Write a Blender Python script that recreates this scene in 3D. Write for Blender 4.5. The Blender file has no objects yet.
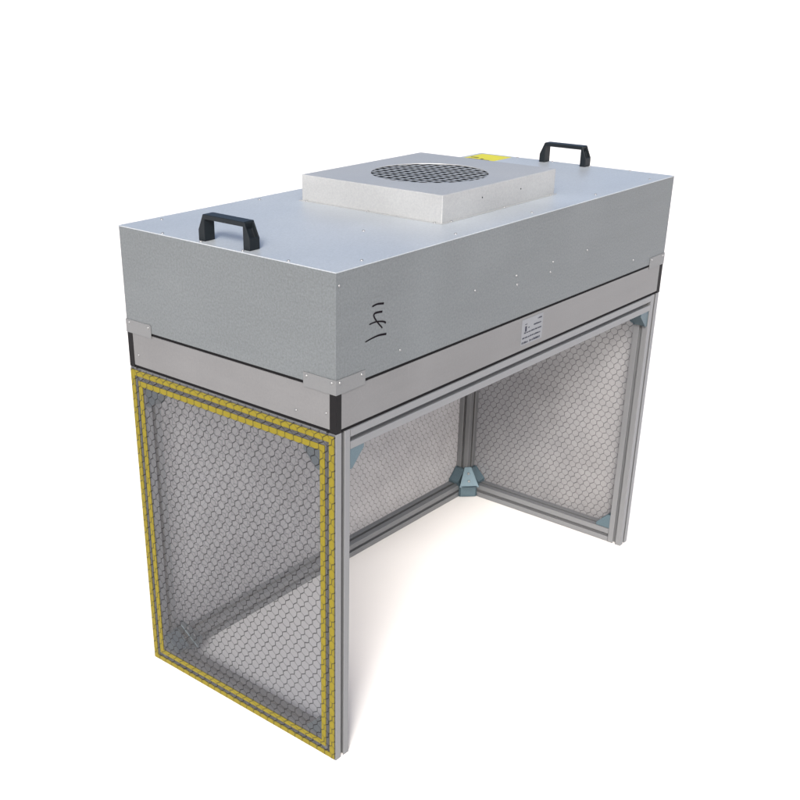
import bpy, bmesh, math, random
from mathutils import Vector, Matrix
random.seed(4)
S = bpy.context.scene
COL = S.collection

# ---------------------------------------------------------------- sizes (m)
L, W = 1.265, 0.570          # length along x, depth along y; near corner at the origin
Z_FRAME = 0.727              # top of the extrusion frame
Z_F0, Z_F1 = 0.7335, 0.8065  # filter frame panels
Z_LID0, Z_LID1 = 0.8125, 1.0196
P = 0.040                    # extrusion profile
Z_FAN = 1.0755

# ---------------------------------------------------------------- materials
def nd(nt, typ, **kw):
    n = nt.nodes.new(typ)
    for k, v in kw.items():
        setattr(n, k, v)
    return n

def mth(nt, op, a, b=None, c=None):
    n = nd(nt, 'ShaderNodeMath', operation=op)
    for i, v in enumerate((a, b, c)):
        if v is None:
            continue
        if isinstance(v, (int, float)):
            n.inputs[i].default_value = v
        else:
            nt.links.new(v, n.inputs[i])
    return n.outputs[0]

def mixc(nt, fac, a, b):
    n = nd(nt, 'ShaderNodeMix', data_type='RGBA')
    for sock, v in ((n.inputs[0], fac), (n.inputs[6], a), (n.inputs[7], b)):
        if isinstance(v, (int, float)):
            sock.default_value = v
        elif isinstance(v, tuple):
            sock.default_value = (*v, 1)
        else:
            nt.links.new(v, sock)
    return n.outputs[2]

def new_mat(name):
    m = bpy.data.materials.new(name)
    m.use_nodes = True
    nt = m.node_tree
    return m, nt, nt.nodes['Principled BSDF']

def noise(nt, scale, detail=2.0, rough=0.5, vec=None, stretch=None):
    if vec is None:
        tc = nd(nt, 'ShaderNodeTexCoord')
        vec = tc.outputs['Object']
    if stretch:
        mp = nd(nt, 'ShaderNodeMapping')
        mp.inputs['Scale'].default_value = stretch
        nt.links.new(vec, mp.inputs['Vector'])
        vec = mp.outputs[0]
    n = nd(nt, 'ShaderNodeTexNoise')
    n.inputs['Scale'].default_value = scale
    n.inputs['Detail'].default_value = detail
    n.inputs['Roughness'].default_value = rough
    nt.links.new(vec, n.inputs['Vector'])
    return n.outputs[0]

def metal(name, col, rough=0.45, metallic=0.5, speck=0.12, cloud=0.10, bump=0.0, stretch=None, vscale=420, worn=0):
    m, nt, b = new_mat(name)
    f = noise(nt, vscale, 2, 0.7, stretch=stretch)
    g = noise(nt, 4.5, 3, 0.55)
    k = mth(nt, 'ADD', mth(nt, 'MULTIPLY', mth(nt, 'SUBTRACT', f, 0.5), speck * 2),
            mth(nt, 'MULTIPLY', mth(nt, 'SUBTRACT', g, 0.5), cloud * 2))
    if worn:      # faint wipe marks, handling smudges and a few hairline scratches
        st = noise(nt, 9, 4, 0.65, stretch=(.35, .35, 3.0))
        k = mth(nt, 'ADD', k, mth(nt, 'MULTIPLY', mth(nt, 'SUBTRACT', st, 0.5), 0.16))
        sm = nd(nt, 'ShaderNodeMapRange')
        nt.links.new(noise(nt, 2.6, 2, 0.5), sm.inputs[0])
        sm.inputs[1].default_value, sm.inputs[2].default_value = .58, .72
        sm.inputs[3].default_value, sm.inputs[4].default_value = 0, .10
        k = mth(nt, 'ADD', k, sm.outputs[0])
        vo = nd(nt, 'ShaderNodeTexVoronoi', feature='DISTANCE_TO_EDGE')
        vo.inputs['Scale'].default_value = 3.1
        tc = nd(nt, 'ShaderNodeTexCoord')
        mp = nd(nt, 'ShaderNodeMapping')
        mp.inputs['Rotation'].default_value = (.5, .7, .4)
        mp.inputs['Scale'].default_value = (1, .25, 1.4)
        nt.links.new(tc.outputs['Object'], mp.inputs['Vector'])
        nt.links.new(mp.outputs[0], vo.inputs['Vector'])
        br = nd(nt, 'ShaderNodeMapRange')
        nt.links.new(vo.outputs['Distance'], br.inputs[0])
        br.inputs[1].default_value, br.inputs[2].default_value = 0, .0022
        br.inputs[3].default_value, br.inputs[4].default_value = 1, 0
        gate = mth(nt, 'GREATER_THAN', noise(nt, 11, 1, 0.5), 0.60)
        k = mth(nt, 'ADD', k, mth(nt, 'MULTIPLY', mth(nt, 'MULTIPLY', br.outputs[0], gate), 0.16))
    k = mth(nt, 'ADD', k, 1.0)
    v = nd(nt, 'ShaderNodeVectorMath', operation='SCALE')
    v.inputs[0].default_value = col
    nt.links.new(k, v.inputs['Scale'])
    nt.links.new(v.outputs[0], b.inputs['Base Color'])
    b.inputs['Metallic'].default_value = metallic
    r = mth(nt, 'ADD', mth(nt, 'MULTIPLY', mth(nt, 'SUBTRACT', g, 0.5), 0.25), rough)
    nt.links.new(r, b.inputs['Roughness'])
    if bump:
        bp = nd(nt, 'ShaderNodeBump')
        bp.inputs['Strength'].default_value = bump
        bp.inputs['Distance'].default_value = 0.001
        nt.links.new(f, bp.inputs['Height'])
        if worn:  # thin sheet is never quite flat
            bw = nd(nt, 'ShaderNodeBump')
            bw.inputs['Strength'].default_value = 0.35
            bw.inputs['Distance'].default_value = 0.012
            nt.links.new(noise(nt, 3.2, 1, 0.4), bw.inputs['Height'])
            nt.links.new(bw.outputs[0], bp.inputs['Normal'])
        nt.links.new(bp.outputs[0], b.inputs['Normal'])
    return m

def plain(name, col, rough=0.5, metallic=0.0, var=0.1, spec=0.5):
    m, nt, b = new_mat(name)
    n = noise(nt, 60, 3)
    c = mixc(nt, n, tuple(x * (1 - var) for x in col), tuple(x * (1 + var) for x in col))
    nt.links.new(c, b.inputs['Base Color'])
    b.inputs['Roughness'].default_value = rough
    b.inputs['Metallic'].default_value = metallic
    b.inputs['Specular IOR Level'].default_value = spec
    return m

def hex_line(nt, axis):
    """0..1 mask of the printed honeycomb wires on a vertical sheet; axis = the in-plane horizontal axis (0 x, 1 y)."""
    a, b = 0.0208, 0.0160
    tc = nd(nt, 'ShaderNodeTexCoord')
    sep = nd(nt, 'ShaderNodeSeparateXYZ')
    # a slight waviness so the print is not ruler-straight
    wn = nd(nt, 'ShaderNodeTexNoise')
    wn.inputs['Scale'].default_value = 55
    wn.inputs['Detail'].default_value = 1
    nt.links.new(tc.outputs['Object'], wn.inputs['Vector'])
    sub = nd(nt, 'ShaderNodeVectorMath', operation='SUBTRACT')
    nt.links.new(wn.outputs['Color'], sub.inputs[0])
    sub.inputs[1].default_value = (.5, .5, .5)
    sc = nd(nt, 'ShaderNodeVectorMath', operation='SCALE')
    sc.inputs['Scale'].default_value = 0.0055
    nt.links.new(sub.outputs[0], sc.inputs[0])
    ad = nd(nt, 'ShaderNodeVectorMath', operation='ADD')
    nt.links.new(tc.outputs['Object'], ad.inputs[0])
    nt.links.new(sc.outputs[0], ad.inputs[1])
    nt.links.new(ad.outputs[0], sep.inputs[0])
    u, v = sep.outputs[axis], sep.outputs[2]
    u = mth(nt, 'ADD', u, 10 * a - .0085)
    v = mth(nt, 'ADD', v, 20 * b + .008)
    def cell(uu, vv):
        x = mth(nt, 'SUBTRACT', mth(nt, 'MODULO', uu, a), a / 2)
        y = mth(nt, 'SUBTRACT', mth(nt, 'MODULO', vv, 2 * b), b)
        return x, y
    x1, y1 = cell(u, v)
    x2, y2 = cell(mth(nt, 'ADD', u, a / 2), mth(nt, 'ADD', v, b))
    d1 = mth(nt, 'ADD', mth(nt, 'MULTIPLY', x1, x1), mth(nt, 'MULTIPLY', y1, y1))
    d2 = mth(nt, 'ADD', mth(nt, 'MULTIPLY', x2, x2), mth(nt, 'MULTIPLY', y2, y2))
    near1 = mth(nt, 'LESS_THAN', d1, d2)
    def pick(p, q):
        return mth(nt, 'ADD', mth(nt, 'MULTIPLY', near1, p), mth(nt, 'MULTIPLY', mth(nt, 'SUBTRACT', 1.0, near1), q))
    sx, sy = pick(x1, x2), pick(y1, y2)
    x, y = mth(nt, 'ABSOLUTE', sx), mth(nt, 'ABSOLUTE', sy)
    same = mth(nt, 'GREATER_THAN', mth(nt, 'MULTIPLY', sx, sy), 0.0)     # which of the two slanted wires
    nl = math.hypot(a / 2, b)
    e1 = mth(nt, 'SUBTRACT', a / 2, x)
    e2 = mth(nt, 'SUBTRACT', nl / 2, mth(nt, 'ADD', mth(nt, 'MULTIPLY', x, a / 2 / nl), mth(nt, 'MULTIPLY', y, b / nl)))
    def soft(e, w, s):
        n = nd(nt, 'ShaderNodeMapRange', interpolation_type='SMOOTHSTEP')
        nt.links.new(e, n.inputs[0])
        n.inputs[1].default_value = w
        n.inputs[2].default_value = w + s
        n.inputs[3].default_value = 1
        n.inputs[4].default_value = 0
        return n.outputs[0]
    thick = mth(nt, 'MULTIPLY', soft(e2, HEXW[0], 0.0007), mth(nt, 'ADD', mth(nt, 'MULTIPLY', same, 0.50), 0.50))
    thin = mth(nt, 'MULTIPLY', soft(e1, HEXW[1], 0.0007), 0.95)
    return mth(nt, 'MAXIMUM', thick, thin)
HEXW = (0.00072, 0.00065)

def film_mat(name, axis, through, tint, cover, inkw=0.8):
    """clear grey vinyl curtain with a printed black grid: part of the light goes through, the rest is milky."""
    m, nt, b = new_mat(name)
    nt.nodes.remove(b)
    out = nt.nodes['Material Output']
    line = hex_line(nt, axis)
    tr = nd(nt, 'ShaderNodeBsdfTransparent')
    tr.inputs[0].default_value = (*through, 1)
    df = nd(nt, 'ShaderNodeBsdfDiffuse')
    mott = noise(nt, 16, 4, 0.6)
    fine = noise(nt, 260, 2, 0.6)
    k = mth(nt, 'ADD', mth(nt, 'MULTIPLY', mott, 0.75), mth(nt, 'MULTIPLY', fine, 0.25))
    c = mixc(nt, k, tuple(x * 0.72 for x in tint), tuple(x * 1.28 for x in tint))
    nt.links.new(c, df.inputs[0])
    mx = nd(nt, 'ShaderNodeMixShader')
    mx.inputs[0].default_value = cover
    nt.links.new(tr.outputs[0], mx.inputs[1])
    nt.links.new(df.outputs[0], mx.inputs[2])
    gl = nd(nt, 'ShaderNodeBsdfGlossy')
    gl.inputs['Roughness'].default_value = 0.2
    gl.inputs[0].default_value = (.7, .7, .7, 1)
    rp = nd(nt, 'ShaderNodeBump')          # the sheet hangs in soft ripples
    rp.inputs['Strength'].default_value = 0.6
    rp.inputs['Distance'].default_value = 0.02
    nt.links.new(noise(nt, 5.5, 2, 0.5, stretch=(1, 1, .45)), rp.inputs['Height'])
    nt.links.new(rp.outputs[0], gl.inputs['Normal'])
    mg = nd(nt, 'ShaderNodeMixShader')
    mg.inputs[0].default_value = 0.035
    nt.links.new(mx.outputs[0], mg.inputs[1])
    nt.links.new(gl.outputs[0], mg.inputs[2])
    ink = nd(nt, 'ShaderNodeBsdfDiffuse')
    ink.inputs[0].default_value = (.012, .012, .014, 1)
    ml = nd(nt, 'ShaderNodeMixShader')
    nt.links.new(mth(nt, 'MULTIPLY', line, inkw), ml.inputs[0])
    nt.links.new(mg.outputs[0], ml.inputs[1])
    nt.links.new(ink.outputs[0], ml.inputs[2])
    nt.links.new(ml.outputs[0], out.inputs[0])
    return m

def tape_mat():
    m, nt, b = new_mat('yellow_tape')
    line = hex_line(nt, 1)
    n = noise(nt, 90, 3)
    c = mixc(nt, n, YEL[0], YEL[1])
    c2 = mixc(nt, mth(nt, 'MULTIPLY', line, 0.78), c, (.012, .012, .010))
    nt.links.new(c2, b.inputs['Base Color'])
    b.inputs['Roughness'].default_value = 0.5
    b.inputs['Specular IOR Level'].default_value = 0.15
    return m
YEL = ((.112, .093, .008), (.150, .125, .012))

M = {}
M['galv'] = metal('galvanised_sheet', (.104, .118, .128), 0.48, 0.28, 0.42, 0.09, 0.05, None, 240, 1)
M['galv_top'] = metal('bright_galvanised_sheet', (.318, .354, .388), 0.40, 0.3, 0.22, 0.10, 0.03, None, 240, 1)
M['strap'] = metal('strap_sheet', (.128, .136, .144), 0.40, 0.3, 0.12, 0.05)
M['fan_sheet'] = metal('fan_housing_sheet', (.262, .278, .292), 0.45, 0.25, 0.18, 0.07, 0.03, None, 240, 1)
M['filter_alu'] = metal('filter_frame_aluminium', (.126, .131, .138), 0.42, 0.3, 0.10, 0.20, 0.0, None, 200, 1)
M['alu'] = metal('anodised_extrusion', (.178, .188, .201), 0.38, 0.55, 0.0, 0.04)
M['slot'] = plain('slot_shadow', (.03, .032, .036), 0.6)
M['black'] = plain('black_plastic', (.006, .006, .007), 0.5, spec=.12)
M['handle'] = plain('handle_plastic', (.006, .0085, .011), 0.42, spec=.2)
M['rubber'] = plain('gasket_rubber', (.005, .005, .006), 0.8, spec=.1)
M['zinc'] = metal('zinc_bracket', (.085, .128, .155), 0.38, 0.6, 0.25, 0.45)
M['rivet'] = metal('bright_rivet', (.19, .20, .21), 0.4, 0.5, 0.05, 0.05)
M['dark'] = plain('fan_dark', (.004, .006, .010), 0.6, spec=.1)
M['grille'] = metal('grille_wire', (.17, .185, .20), 0.45, 0.25)
M['paper'] = plain('label_paper', (.135, .147, .165), 0.5)
M['ink'] = plain('label_ink', (.03, .032, .045), 0.7, spec=.1)
M['marker'] = plain('marker_ink', (.006, .005, .007), 0.8, spec=.05)
M['yellow_label'] = plain('yellow_sticker', (.40, .38, .01), 0.5)
M['tape'] = tape_mat()
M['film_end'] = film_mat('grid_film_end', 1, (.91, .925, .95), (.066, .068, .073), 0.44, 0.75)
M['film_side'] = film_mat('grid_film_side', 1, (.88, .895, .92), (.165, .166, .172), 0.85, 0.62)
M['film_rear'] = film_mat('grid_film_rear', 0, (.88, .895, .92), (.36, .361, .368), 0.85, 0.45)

# ---------------------------------------------------------------- mesh helpers
def link(name, bm, mat, parent=None, smooth=False, bevel=0.0, seg=2):
    if bevel:
        bmesh.ops.bevel(bm, geom=[e for e in bm.edges if e.is_manifold and e.calc_face_angle(0) > 0.5],
                        offset=bevel, segments=seg, profile=0.5, affect='EDGES', clamp_overlap=True)
    bmesh.ops.recalc_face_normals(bm, faces=bm.faces)
    me = bpy.data.meshes.new(name)
    bm.to_mesh(me)
    bm.free()
    if smooth:
        for p in me.polygons:
            p.use_smooth = True
    me.materials.append(mat)
    o = bpy.data.objects.new(name, me)
    COL.objects.link(o)
    if parent is not None:
        o.parent = parent
        o.matrix_parent_inverse = OFF.get(parent.name, Matrix.Identity(4))
    return o

OFF = {}

def box(bm, a, b):
    x0, y0, z0 = a
    x1, y1, z1 = b
    v = [bm.verts.new(p) for p in ((x0, y0, z0), (x1, y0, z0), (x1, y1, z0), (x0, y1, z0),
                                   (x0, y0, z1), (x1, y0, z1), (x1, y1, z1), (x0, y1, z1))]
    for f in ((0, 3, 2, 1), (4, 5, 6, 7), (0, 1, 5, 4), (1, 2, 6, 5), (2, 3, 7, 6), (3, 0, 4, 7)):
        bm.faces.new([v[i] for i in f])

def one_box(a, b):
    bm = bmesh.new()
    box(bm, a, b)
    return bm

def prism(pts, to3, d0, d1):
    """extrude a 2-D outline between depths d0 and d1; to3(u, v, d) gives the 3-D point."""
    bm = bmesh.new()
    lo = [bm.verts.new(to3(u, v, d0)) for u, v in pts]
    hi = [bm.verts.new(to3(u, v, d1)) for u, v in pts]
    n = len(pts)
    bm.faces.new(lo)
    bm.faces.new(list(reversed(hi)))
    for i in range(n):
        bm.faces.new((lo[i], lo[(i + 1) % n], hi[(i + 1) % n], hi[i]))
    return bm

def dome(bm, c, n, r=0.0034, h=0.0022, seg=10):
    n = Vector(n).normalized()
    a = n.orthogonal().normalized()
    b = n.cross(a)
    c = Vector(c)
    rings = []
    for rr, hh in ((1.0, 0.0), (0.92, 0.55), (0.55, 0.92)):
        rings.append([bm.verts.new(c + (a * math.cos(t) + b * math.sin(t)) * r * rr + n * h * hh)
                      for t in [2 * math.pi * k / seg for k in range(seg)]])
    top = bm.verts.new(c + n * h)
    for p, q in zip(rings, rings[1:]):
        for k in range(seg):
            bm.faces.new((p[k], p[(k + 1) % seg], q[(k + 1) % seg], q[k]))
    for k in range(seg):
        bm.faces.new((rings[-1][k], rings[-1][(k + 1) % seg], top))

def rivet(c, n, parent, r=0.0034, mat=None, name='screw'):
    bm = bmesh.new()
    dome(bm, c, n, r, r * 0.65)
    return link(name, bm, mat or M['rivet'], parent, smooth=True)

# ---------------------------------------------------------------- the hood
hood = bpy.data.objects.new('clean_air_hood', None)
COL.objects.link(hood)
hood.empty_display_size = 0.2
hood.location = (L / 2, W / 2, 0)
hood['label'] = 'silver clean air hood on an aluminium frame with clear grid curtains, standing on white ground'
hood['category'] = 'air hood'
OFF['clean_air_hood'] = Matrix.Translation((-L / 2, -W / 2, 0))

# ---- extrusion profile with a T-slot on each side
def profile_outline(p=P):
    h, s, d, r = p / 2, 0.0043, 0.0110, 0.0012
    lip, cav = 0.0022, 0.0070
    q = []
    side = [(-h + r, -h), (-s - .0006, -h), (-s, -h + .0006), (-s, -h + lip), (-cav, -h + lip), (-cav, -h + d), (cav, -h + d), (cav, -h + lip), (s, -h + lip), (s, -h + .0006), (s + .0006, -h), (h - r, -h)]
    for k in range(4):
        ca, sa = round(math.cos(k * math.pi / 2)), round(math.sin(k * math.pi / 2))
        for u, v in side:
            q.append((u * ca - v * sa, u * sa + v * ca))
        # rounded corner point
        u, v = h - r * .3, -h + r * .3
        q.append((u * ca - v * sa, u * sa + v * ca))
    return q
OUT = profile_outline()

def bar(name, axis, c0, c1, lo, hi):
    """extrusion along axis; (c0, c1) = centre in the other two axes."""
    if axis == 2:
        f = lambda u, v, d: (c0 + u, c1 + v, d)
    elif axis == 0:
        f = lambda u, v, d: (d, c0 + u, c1 + v)
    else:
        f = lambda u, v, d: (c0 + u, d, c1 + v)
    return link(name, prism(OUT, f, lo, hi), M['alu'], hood)

H = P / 2
posts = {}
for key, (x, y) in dict(fl=(H, H), bl=(H, W - H), fr=(L - H, H), br=(L - H, W - H)).items():
    posts[key] = bar('post', 2, x, y, 0.0, Z_FRAME)
e = 0.0003
zt, zb = Z_FRAME - H - .0004, H + .0004
bar('top_rail', 0, H, zt, P + e, L - P - e)
bar('top_rail', 0, W - H, zt, P + e, L - P - e)
bar('top_rail', 1, H, zt, P + e, W - P - e)
bar('top_rail', 1, L - H, zt, P + e, W - P - e)
bar('bottom_rail', 0, W - H, zb, P + e, L - P - e)
bar('bottom_rail', 1, H, zb, P + e, W - P - e)
bar('bottom_rail', 1, L - H, zb, P + e, W - P - e)

# ---- corner gussets (zinc): a body with two cheeks and a slanted web
def gusset(corner, d1, d2, wid=0.034, leg=0.042):
    """inner corner point, directions of the two profiles; the third axis is the width."""
    c, a, b = Vector(corner), Vector(d1), Vector(d2)
    w = a.cross(b)
    bm = bmesh.new()
    t = 0.003
    def slab(pts, w0, w1):
        lo = [bm.verts.new(c + a * u + b * v + w * w0) for u, v in pts]
        hi = [bm.verts.new(c + a * u + b * v + w * w1) for u, v in pts]
        bm.faces.new(lo)
        bm.faces.new(list(reversed(hi)))
        for i in range(len(pts)):
            j = (i + 1) % len(pts)
            bm.faces.new((lo[i], lo[j], hi[j], hi[i]))
    cheek = [(.0008, .0008), (leg, .0008), (leg, .009), (.009, leg), (.0008, leg)]
    slab(cheek, -wid / 2, -wid / 2 + t)
    slab(cheek, wid / 2 - t, wid / 2)
    i0, i1 = -wid / 2 + t + .0002, wid / 2 - t - .0002
    slab([(.001, .001), (leg - .001, .001), (leg - .001, .005), (.005, .005), (.005, leg - .001), (.001, leg - .001)], i0, i1)
    slab([(leg - .0015, .0052), (leg - .0015, .0085), (.0085, leg - .0015), (.0052, leg - .0015)], i0, i1)
    link('corner_gusset', bm, M['zinc'], hood, bevel=0)

X0, X1, Y0, Y1, ZB, ZT = P, L - P, P, W - P, P, Z_FRAME - P
xm0, xm1, ym0, ym1 = H, L - H, H, W - H
up, dn = (0, 0, 1), (0, 0, -1)
px, nx, py, ny = (1, 0, 0), (-1, 0, 0), (0, 1, 0), (0, -1, 0)
# bottom
gusset((xm0, Y1, ZB), ny, up); gusset((X0, ym1, ZB), px, up); gusset((X0, Y1, zb), px, ny)
gusset((xm1, Y1, ZB), ny, up); gusset((X1, ym1, ZB), nx, up); gusset((X1, Y1, zb), nx, ny)
gusset((xm0, Y0, ZB), py, up); gusset((xm1, Y0, ZB), py, up)
# top
for xm, X, dx in ((xm0, X0, px), (xm1, X1, nx)):
    gusset((xm, Y0, ZT), py, dn); gusset((xm, Y1, ZT), ny, dn)
    gusset((X, ym0, ZT), dx, dn); gusset((X, ym1, ZT), dx, dn)
# the leaning triangular web of the three-way corners at the back
def corner_web(x, y, sx):
    n = Vector((-sx, -1, 0)).normalized()       # towards the room
    t = Vector((0, 0, 1)).cross(n)
    base = Vector((x, y, ZB + .0012)) + n * 0.050
    top = Vector((x, y, ZB + .052)) + n * 0.012
    bm = bmesh.new()
    th = n * .003
    pts = [base - t * .030, base + t * .030, top + t * .010, top - t * .010]
    lo = [bm.verts.new(p) for p in pts]
    hi = [bm.verts.new(p - th) for p in pts]
    bm.faces.new(lo); bm.faces.new(list(reversed(hi)))
    for i in range(4):
        j = (i + 1) % 4
        bm.faces.new((lo[i], lo[j], hi[j], hi[i]))
    # round foot plate
    c = Vector((x, y, ZB)) + n * .024
    ring = [c + (n * math.cos(a) * .034 + t * math.sin(a) * .036) for a in [math.pi * (k / 14) - math.pi / 2 for k in range(15)]]
    l2 = [bm.verts.new(p + Vector((0, 0, .0012))) for p in ring]
    h2 = [bm.verts.new(p + Vector((0, 0, .0042))) for p in ring]
    bm.faces.new(l2); bm.faces.new(list(reversed(h2)))
    for i in range(15):
        j = (i + 1) % 15
        bm.faces.new((l2[i], l2[j], h2[j], h2[i]))
    web = link('corner_web', bm, M['zinc'], hood)
    for q in (.30, .68):
        rivet(base.lerp(top, q) + n * .0001, n + Vector((0, 0, .6)), web, .0042, M['rivet'], 'bolt')
corner_web(X1, Y1, 1)
corner_web(X0, Y1, -1)

# ---- grid curtains (one sheet each, outside the frame)
def sheet(name, pts, mat):
    bm = bmesh.new()
    bm.faces.new([bm.verts.new(p) for p in pts])
    return link(name, bm, mat, hood)
g = 0.0012
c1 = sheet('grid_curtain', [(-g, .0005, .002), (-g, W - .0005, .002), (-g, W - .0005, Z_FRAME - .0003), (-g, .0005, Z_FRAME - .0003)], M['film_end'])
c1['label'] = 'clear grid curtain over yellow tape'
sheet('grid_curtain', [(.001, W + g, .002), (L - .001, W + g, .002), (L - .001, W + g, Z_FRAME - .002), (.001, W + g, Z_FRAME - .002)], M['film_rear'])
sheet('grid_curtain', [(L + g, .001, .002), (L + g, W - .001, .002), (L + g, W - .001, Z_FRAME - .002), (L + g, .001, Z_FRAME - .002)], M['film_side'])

# ---- yellow tape strips along the end frame
def tape(y0, y1, z0, z1):
    link('yellow_tape', one_box((-g - .0016, y0, z0), (-g - .0004, y1, z1)), M['tape'], hood)
ta, tb, tc_, td = .0025, .0145, .0250, .0365
zT = Z_FRAME - .001
tape(ta, tb, .003, zT - .0030)
tape(tc_, td, .0370, zT - .0375)
tape(W - tb, W - ta, .003, zT - .0030)
tape(W - td, W - tc_, .0370, zT - .0375)
tape(tb + .0005, W - tb - .0005, zT - .0155, zT - .0035)
tape(tc_, W - tc_, zT - .0370, zT - .0255)
tape(tb + .0005, W - tb - .0005, .0035, .0145)
tape(tc_, W - tc_, .0250, .0365)

# ---------------------------------------------------------------- filter box
filt = link('filter_box', one_box((.002, .002, Z_FRAME + .0004), (L - .002, W - .002, Z_LID0 - .0004)), M['rubber'], hood)
cw = 0.0152
def plate(a, b):
    link('filter_panel', one_box(a, b), M['filter_alu'], filt, bevel=.0004)
plate((cw, .0003, Z_F0), (L - cw, .0030, Z_F1))
plate((cw, W - .0030, Z_F0), (L - cw, W - .0003, Z_F1))
plate((.0003, cw, Z_F0), (.0030, W - cw, Z_F1))
plate((L - .0030, cw, Z_F0), (L - .0003, W - cw, Z_F1))
for sx, sy in ((0, 0), (1, 0), (0, 1), (1, 1)):
    x0, y0 = (L if sx else 0), (W if sy else 0)
    mx, my = (-1 if sx else 1), (-1 if sy else 1)
    pts = [(0, 0), (cw - .0004, 0), (cw - .0004, .0035), (.0035, .0035), (.0035, cw - .0004), (0, cw - .0004)]
    bm = prism(pts, lambda u, v, d: (x0 + mx * (u - .0004), y0 + my * (v - .0004), d), Z_FRAME + .0008, Z_F1 + .003)
    link('corner_strip', bm, M['black'], filt, bevel=.0006)
for c in ((-.0001, .0232, .7632), (-.0001, .0963, .7505), (-.0001, W - .03, .757)):
    rivet(c, nx, filt, .0026)

# rating label on the front filter panel, with small print
lab = link('rating_label', one_box((.603, -.0004, .7440), (.688, .0002, .8010)), M['paper'], filt)
bm = bmesh.new()
rnd = random.Random(11)
def dash(x0, x1, z, h):
    x = x0
    while x < x1 - .002:
        w = min(rnd.uniform(.0010, .0030), x1 - x)
        hh = h * rnd.uniform(.55, .85)
        box(bm, (x, -.0008, z), (x + w, -.0005, z + hh))
        # cut through some strokes so that it reads as print
        x += w + rnd.choice((.0006, .0009, .0009, .0022))
dash(.666, .684, .7915, .0040)
dash(.651, .684, .7805, .0042)
box(bm, (.616, -.0008, .7730), (.6225, -.0005, .7850))
box(bm, (.615, -.0008, .7885), (.6235, -.0005, .7900))
dash(.629, .636, .7790, .0028)
dash(.613, .684, .7690, .0043)
dash(.607, .682, .7580, .0042)
dash(.606, .632, .7470, .0056)
dash(.637, .680, .7470, .0062)
link('printed_text', bm, M['ink'], lab)

# ---------------------------------------------------------------- housing (upper box)
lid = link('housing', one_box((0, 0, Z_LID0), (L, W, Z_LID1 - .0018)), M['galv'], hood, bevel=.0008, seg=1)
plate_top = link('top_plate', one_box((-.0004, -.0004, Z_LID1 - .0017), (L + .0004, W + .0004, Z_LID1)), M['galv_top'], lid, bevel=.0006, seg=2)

# corner straps riveted over the seam
def strap(x0, y0, mx, my):
    a, b, t = .0785, .0765, .0014
    z0, z1 = .8018, .8295
    bm = bmesh.new()
    def pt(u, v, z):
        return (x0 + mx * u, y0 + my * v, z)
    pts = [(-t, -t), (a, -t), (a, -.0005), (-.0005, -.0005), (-.0005, b), (-t, b)]
    lo = [bm.verts.new(pt(u, v, z0)) for u, v in pts]
    hi = [bm.verts.new(pt(u, v, z1)) for u, v in pts]
    bm.faces.new(lo); bm.faces.new(list(reversed(hi)))
    for i in range(6):
        j = (i + 1) % 6
        bm.faces.new((lo[i], lo[j], hi[j], hi[i]))
    s = link('corner_strap', bm, M['strap'], lid, bevel=.0003, seg=1)
    for u in (.009, .0685):
        rivet(pt(u, -t, .8233), (0, -my, 0), s, .0030)
        rivet(pt(-t, u, .8233), (-mx, 0, 0), s, .0030)
strap(0, 0, 1, 1); strap(L, 0, -1, 1); strap(0, W, 1, -1); strap(L, W, -1, -1)

for x, z in ((.0085, .9956), (.4167, .9041), (.180, .8406), (.5712, .8852), (.5665, .9052), (.7032, .8866),
             (.7113, .9072), (.8587, .9069), (1.0948, .8414)):
    rivet((x, 0, z), ny, lid, .0027)
for y in (.447, .3387, .2285, .1152):
    rivet((.0075, y, Z_LID1), up, lid, .0030)
for x in (.0928, .372, .6447, .913, 1.178):
    rivet((x, .022, Z_LID1), up, lid, .0030)
for x in (.0917, .372, .6447, .913):
    rivet((x, W - .022, Z_LID1), up, lid, .0030)
rivet((.277, .1715, Z_LID1), up, lid, .0030)
for y in (.447, .3387, .2285, .1152):
    rivet((L - .0075, y, Z_LID1), up, lid, .0030)

# hand-written 141 in marker pen
def stroke(bm, pts, w0=.0013, w1=.0019):
    # smooth the polyline, then lay a flat ribbon of real thickness
    P3 = [Vector((x, 0, z)) for x, z in pts]
    fine = []
    for i in range(len(P3) - 1):
        p0 = P3[max(i - 1, 0)]; p1 = P3[i]; p2 = P3[i + 1]; p3 = P3[min(i + 2, len(P3) - 1)]
        for k in range(6):
            t = k / 6
            fine.append(.5 * ((2 * p1) + (p2 - p0) * t + (2 * p0 - 5 * p1 + 4 * p2 - p3) * t * t + (3 * p1 - p0 - 3 * p2 + p3) * t ** 3))
    fine.append(P3[-1])
    rows = []
    for i, p in enumerate(fine):
        d = fine[min(i + 1, len(fine) - 1)] - fine[max(i - 1, 0)]
        n = Vector((-d.z, 0, d.x)).normalized()
        w = w0 + (w1 - w0) * i / (len(fine) - 1)
        rows.append([bm.verts.new(p + n * w + Vector((0, y, 0))) for y in (-.0002, -.0006)] +
                    [bm.verts.new(p - n * w + Vector((0, y, 0))) for y in (-.0006, -.0002)])
    for a, b in zip(rows, rows[1:]):
        for k in range(4):
            bm.faces.new((a[k], a[(k + 1) % 4], b[(k + 1) % 4], b[k]))
    bm.faces.new(rows[0]); bm.faces.new(list(reversed(rows[-1])))
bm = bmesh.new()
stroke(bm, [(0.0964, 0.941), (0.1075, 0.9426), (0.1173, 0.9418), (0.1286, 0.9399)])
link('handwritten_digit', bm, M['marker'], lid)
bm = bmesh.new()
stroke(bm, [(0.0888, 0.9102), (0.0999, 0.9111), (0.1111, 0.9106), (0.1252, 0.9077), (0.1324, 0.9049), (0.1348, 0.9027)], .0010, .0019)
for v in bm.verts:
    v.co.y -= .00015
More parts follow.
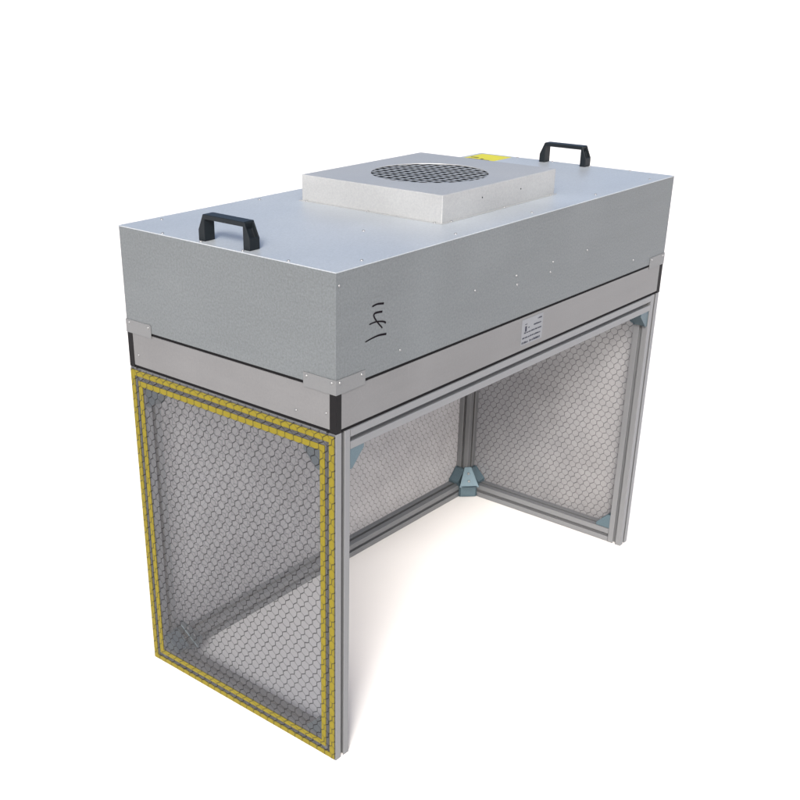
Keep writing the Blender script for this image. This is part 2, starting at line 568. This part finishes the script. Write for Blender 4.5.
stroke(bm, [(0.1256, 0.8956), (0.1154, 0.9053), (0.1068, 0.9143), (0.1013, 0.9228), (0.1028, 0.9268), (0.1106, 0.9274), (0.1247, 0.9258)])
link('handwritten_digit', bm, M['marker'], lid)
bm = bmesh.new()
stroke(bm, [(0.0783, 0.8806), (0.0949, 0.8829), (0.1089, 0.884), (0.1202, 0.8839), (0.1374, 0.8817)], .0010, .0020)
link('handwritten_digit', bm, M['marker'], lid)

# yellow warning sticker at the rear corner of the top
st = link('warning_sticker', one_box((1.150, .462, Z_LID1), (1.250, .556, Z_LID1 + .0005)), M['yellow_label'], lid)
bm = bmesh.new()
za, zb_ = Z_LID1 + .0007, Z_LID1 + .0010
box(bm, (1.168, .500, za), (1.176, .508, zb_))
box(bm, (1.181, .524, za), (1.188, .548, zb_))
box(bm, (1.158, .475, za), (1.163, .540, zb_))
link('printed_mark', bm, M['ink'], st)

# ---------------------------------------------------------------- fan box on top
fx0, fx1, fy0, fy1 = .4265, .8540, .0945, .4710
gc, gr = Vector((.627, .276)), .128
bm = bmesh.new()
z0, z1 = Z_LID1 + .0014, Z_FAN
N = 96
def square_pt(a):
    dx, dy = math.cos(a), math.sin(a)
    t = min(((fx1 - gc.x) / dx) if dx > 1e-9 else 9, ((fx0 - gc.x) / dx) if dx < -1e-9 else 9,
            ((fy1 - gc.y) / dy) if dy > 1e-9 else 9, ((fy0 - gc.y) / dy) if dy < -1e-9 else 9)
    return gc.x + dx * t, gc.y + dy * t
angs = [2 * math.pi * k / N for k in range(N)]
for cx_, cy_ in ((fx0, fy0), (fx1, fy0), (fx0, fy1), (fx1, fy1)):
    a = math.atan2(cy_ - gc.y, cx_ - gc.x) % (2 * math.pi)
    k = min(range(N), key=lambda i: abs(angs[i] - a))
    angs[k] = a
ot = [bm.verts.new((*square_pt(a), z1)) for a in angs]
ob = [bm.verts.new((*square_pt(a), z0)) for a in angs]
it = [bm.verts.new((gc.x + gr * math.cos(a), gc.y + gr * math.sin(a), z1)) for a in angs]
il = [bm.verts.new((gc.x + gr * math.cos(a), gc.y + gr * math.sin(a), z1 - .0015)) for a in angs]
for i in range(N):
    j = (i + 1) % N
    bm.faces.new((ot[i], ot[j], it[j], it[i]))
    bm.faces.new((ob[i], ob[j], ot[j], ot[i]))
    bm.faces.new((it[i], it[j], il[j], il[i]))
fan = link('fan_box', bm, M['fan_sheet'], hood)
# a folded rim: thin bevel on the sharp box edges
bv = fan.modifiers.new('edge', 'BEVEL')
bv.width = .0012
bv.segments = 2
bv.limit_method = 'ANGLE'
bv.angle_limit = math.radians(60)
# base flange
bm = bmesh.new()
fl = .0050
box(bm, (fx0 - fl, fy0 - fl, Z_LID1 + .0002), (fx1 + fl, fy1 + fl, Z_LID1 + .0013))
link('base_flange', bm, M['fan_sheet'], fan)
for x in (.4557, .6479, .835):
    rivet((x, fy0 - .003, Z_LID1 + .0013), up, fan, .0028)
for y in (.110, .282, .455):
    rivet((fx0 - .003, y, Z_LID1 + .0013), up, fan, .0028)
    rivet((fx1 + .003, y, Z_LID1 + .0013), up, fan, .0028)
for x, z in ((.5656, 1.0525), (.7123, 1.0505)):
    rivet((x, fy0, z), ny, fan, .0016, M['dark'], 'rivet_hole')
# fan well and hub below the grille
bm = bmesh.new()
r2 = gr + .004
w0 = [bm.verts.new((gc.x + r2 * math.cos(a), gc.y + r2 * math.sin(a), z1 - .003)) for a in angs]
w1 = [bm.verts.new((gc.x + r2 * math.cos(a), gc.y + r2 * math.sin(a), Z_LID1 + .003)) for a in angs]
for i in range(N):
    j = (i + 1) % N
    bm.faces.new((w0[i], w0[j], w1[j], w1[i]))
bm.faces.new(w1)
link('fan_well', bm, M['dark'], fan)
bm = bmesh.new()
bmesh.ops.create_cone(bm, cap_ends=True, segments=40, radius1=.055, radius2=.048, depth=.026,
                      matrix=Matrix.Translation((gc.x, gc.y, Z_LID1 + .018)))
for k in range(7):       # impeller blades
    a = 2 * math.pi * k / 7
    ca, sa = math.cos(a), math.sin(a)
    q = []
    for r_, t_, zz in ((.05, -.012, .010), (.118, -.020, .012), (.118, .018, .030), (.05, .012, .028)):
        q.append(Vector((gc.x + ca * r_ - sa * t_, gc.y + sa * r_ + ca * t_, Z_LID1 + zz)))
    lo = [bm.verts.new(p) for p in q]
    hi = [bm.verts.new(p + Vector((0, 0, .002))) for p in q]
    bm.faces.new(lo); bm.faces.new(list(reversed(hi)))
    for i in range(4):
        j = (i + 1) % 4
        bm.faces.new((lo[i], lo[j], hi[j], hi[i]))
link('impeller', bm, M['dark'], fan)
# grille: a flat pierced sheet, square mesh
bm = bmesh.new()
pitch, bw = .0222, .0054
rr = gr + .0015
n = int(rr / pitch) + 1
for k in range(-n, n + 1):
    c = k * pitch
    if abs(c) < rr - .004:
        hlf = math.sqrt(rr * rr - c * c)
        box(bm, (gc.x - hlf, gc.y + c - bw / 2, z1 - .0030), (gc.x + hlf, gc.y + c + bw / 2, z1 - .0022))
        box(bm, (gc.x + c - bw / 2, gc.y - hlf, z1 - .0026), (gc.x + c + bw / 2, gc.y + hlf, z1 - .0018))
link('fan_grille', bm, M['grille'], fan)

# ---------------------------------------------------------------- carrying handles
def handle(x0, x1, y0, y1):
    ln = y1 - y0
    t, zl, zt_, zi = .0165, .0205, .0500, .0410
    s = .0135
    pts = [(0, 0), (t, 0), (t, zi), (ln - t, zi), (ln - t, 0), (ln, 0), (ln, zl), (ln - s, zt_), (s, zt_), (0, zl)]
    bm = prism(pts, lambda u, v, d: (d, y0 + u, Z_LID1 + .0004 + v), x0, x1)
    bmesh.ops.recalc_face_normals(bm, faces=bm.faces)
    bm.faces.ensure_lookup_table()
    slants = [f for f in bm.faces if abs(f.normal.y) > .5 and f.normal.z > .2]
    for f in slants:      # bolt pocket sunk into each sloping end
        nrm = f.normal.copy()
        bmesh.ops.inset_region(bm, faces=[f], thickness=.0028, use_even_offset=True)
        r = bmesh.ops.extrude_discrete_faces(bm, faces=[f])
        ff = r['faces'][0]
        bmesh.ops.translate(bm, verts=ff.verts, vec=(0, -math.copysign(.0040, nrm.y), -.0125))
    o = link('carrying_handle', bm, M['handle'], hood, bevel=.0011, seg=2)
    return o
handle(.0118, .0378, .2147, .3490)
handle(1.2340, 1.2600, .2290, .3660)

# ---------------------------------------------------------------- ground
m, nt, b = new_mat('white_ground')
n1 = noise(nt, 3, 4)
c = mixc(nt, n1, (.62, .62, .62), (.66, .66, .66))
nt.links.new(c, b.inputs['Base Color'])
b.inputs['Roughness'].default_value = .9
bm = bmesh.new()
R = 600
bm.faces.new([bm.verts.new(p) for p in ((-R, -R, -.0006), (R, -R, -.0006), (R, R, -.0006), (-R, R, -.0006))])
gr_o = link('ground', bm, m)
gr_o['kind'] = 'structure'
gr_o['label'] = 'plain white ground'

# ---------------------------------------------------------------- light
SUN_EL, SUN_AZ = math.radians(34), math.radians(213)    # azimuth counted from +x towards +y: over the photographer's left shoulder
w = bpy.data.worlds.new('World')
S.world = w
w.use_nodes = True
nt = w.node_tree
sky = nt.nodes.new('ShaderNodeTexSky')
sky.sky_type = 'NISHITA'
sky.sun_disc = False
sky.sun_elevation = SUN_EL
sky.sun_rotation = math.pi / 2 - SUN_AZ
sky.dust_density = 6.0
sky.air_density = 0.7
sky.ozone_density = 0.6
nt.links.new(sky.outputs[0], nt.nodes['Background'].inputs[0])
nt.nodes['Background'].inputs[1].default_value = 0.15
sd = bpy.data.lights.new('sun', 'SUN')
sd.energy = 3.2
sd.angle = math.radians(16)
sd.color = (1.0, .975, .945)
so = bpy.data.objects.new('sun', sd)
COL.objects.link(so)
d = Vector((math.cos(SUN_AZ) * math.cos(SUN_EL), math.sin(SUN_AZ) * math.cos(SUN_EL), math.sin(SUN_EL)))
so.rotation_euler = d.to_track_quat('Z', 'Y').to_euler()
so.location = d * 5

# ---------------------------------------------------------------- camera (solved from the box corners)
cd = bpy.data.cameras.new('camera')
cam = bpy.data.objects.new('camera', cd)
COL.objects.link(cam)
yaw, pit = 0.7188560778, -0.4392696596
fw = Vector((math.cos(yaw) * math.cos(pit), math.sin(yaw) * math.cos(pit), math.sin(pit)))
cam.location = (-1.3276628, -1.1596789, 1.4668995)
cam.rotation_euler = fw.to_track_quat('-Z', 'Y').to_euler()
cd.sensor_width = 36
cd.lens = 1076.0201535 / 800 * 36
cd.shift_x = (400 - 335.0453681) / 800
cd.shift_y = (480.4390570 - 400) / 800
cd.clip_start = .05
cd.clip_end = 3000
S.camera = cam

S.view_settings.view_transform = 'Standard'
S.view_settings.look = 'None'
S.view_settings.gamma = 1
S.view_settings.exposure = 0.68
S.cycles.max_bounces = 10
S.cycles.transparent_max_bounces = 12
S.render.film_transparent = False
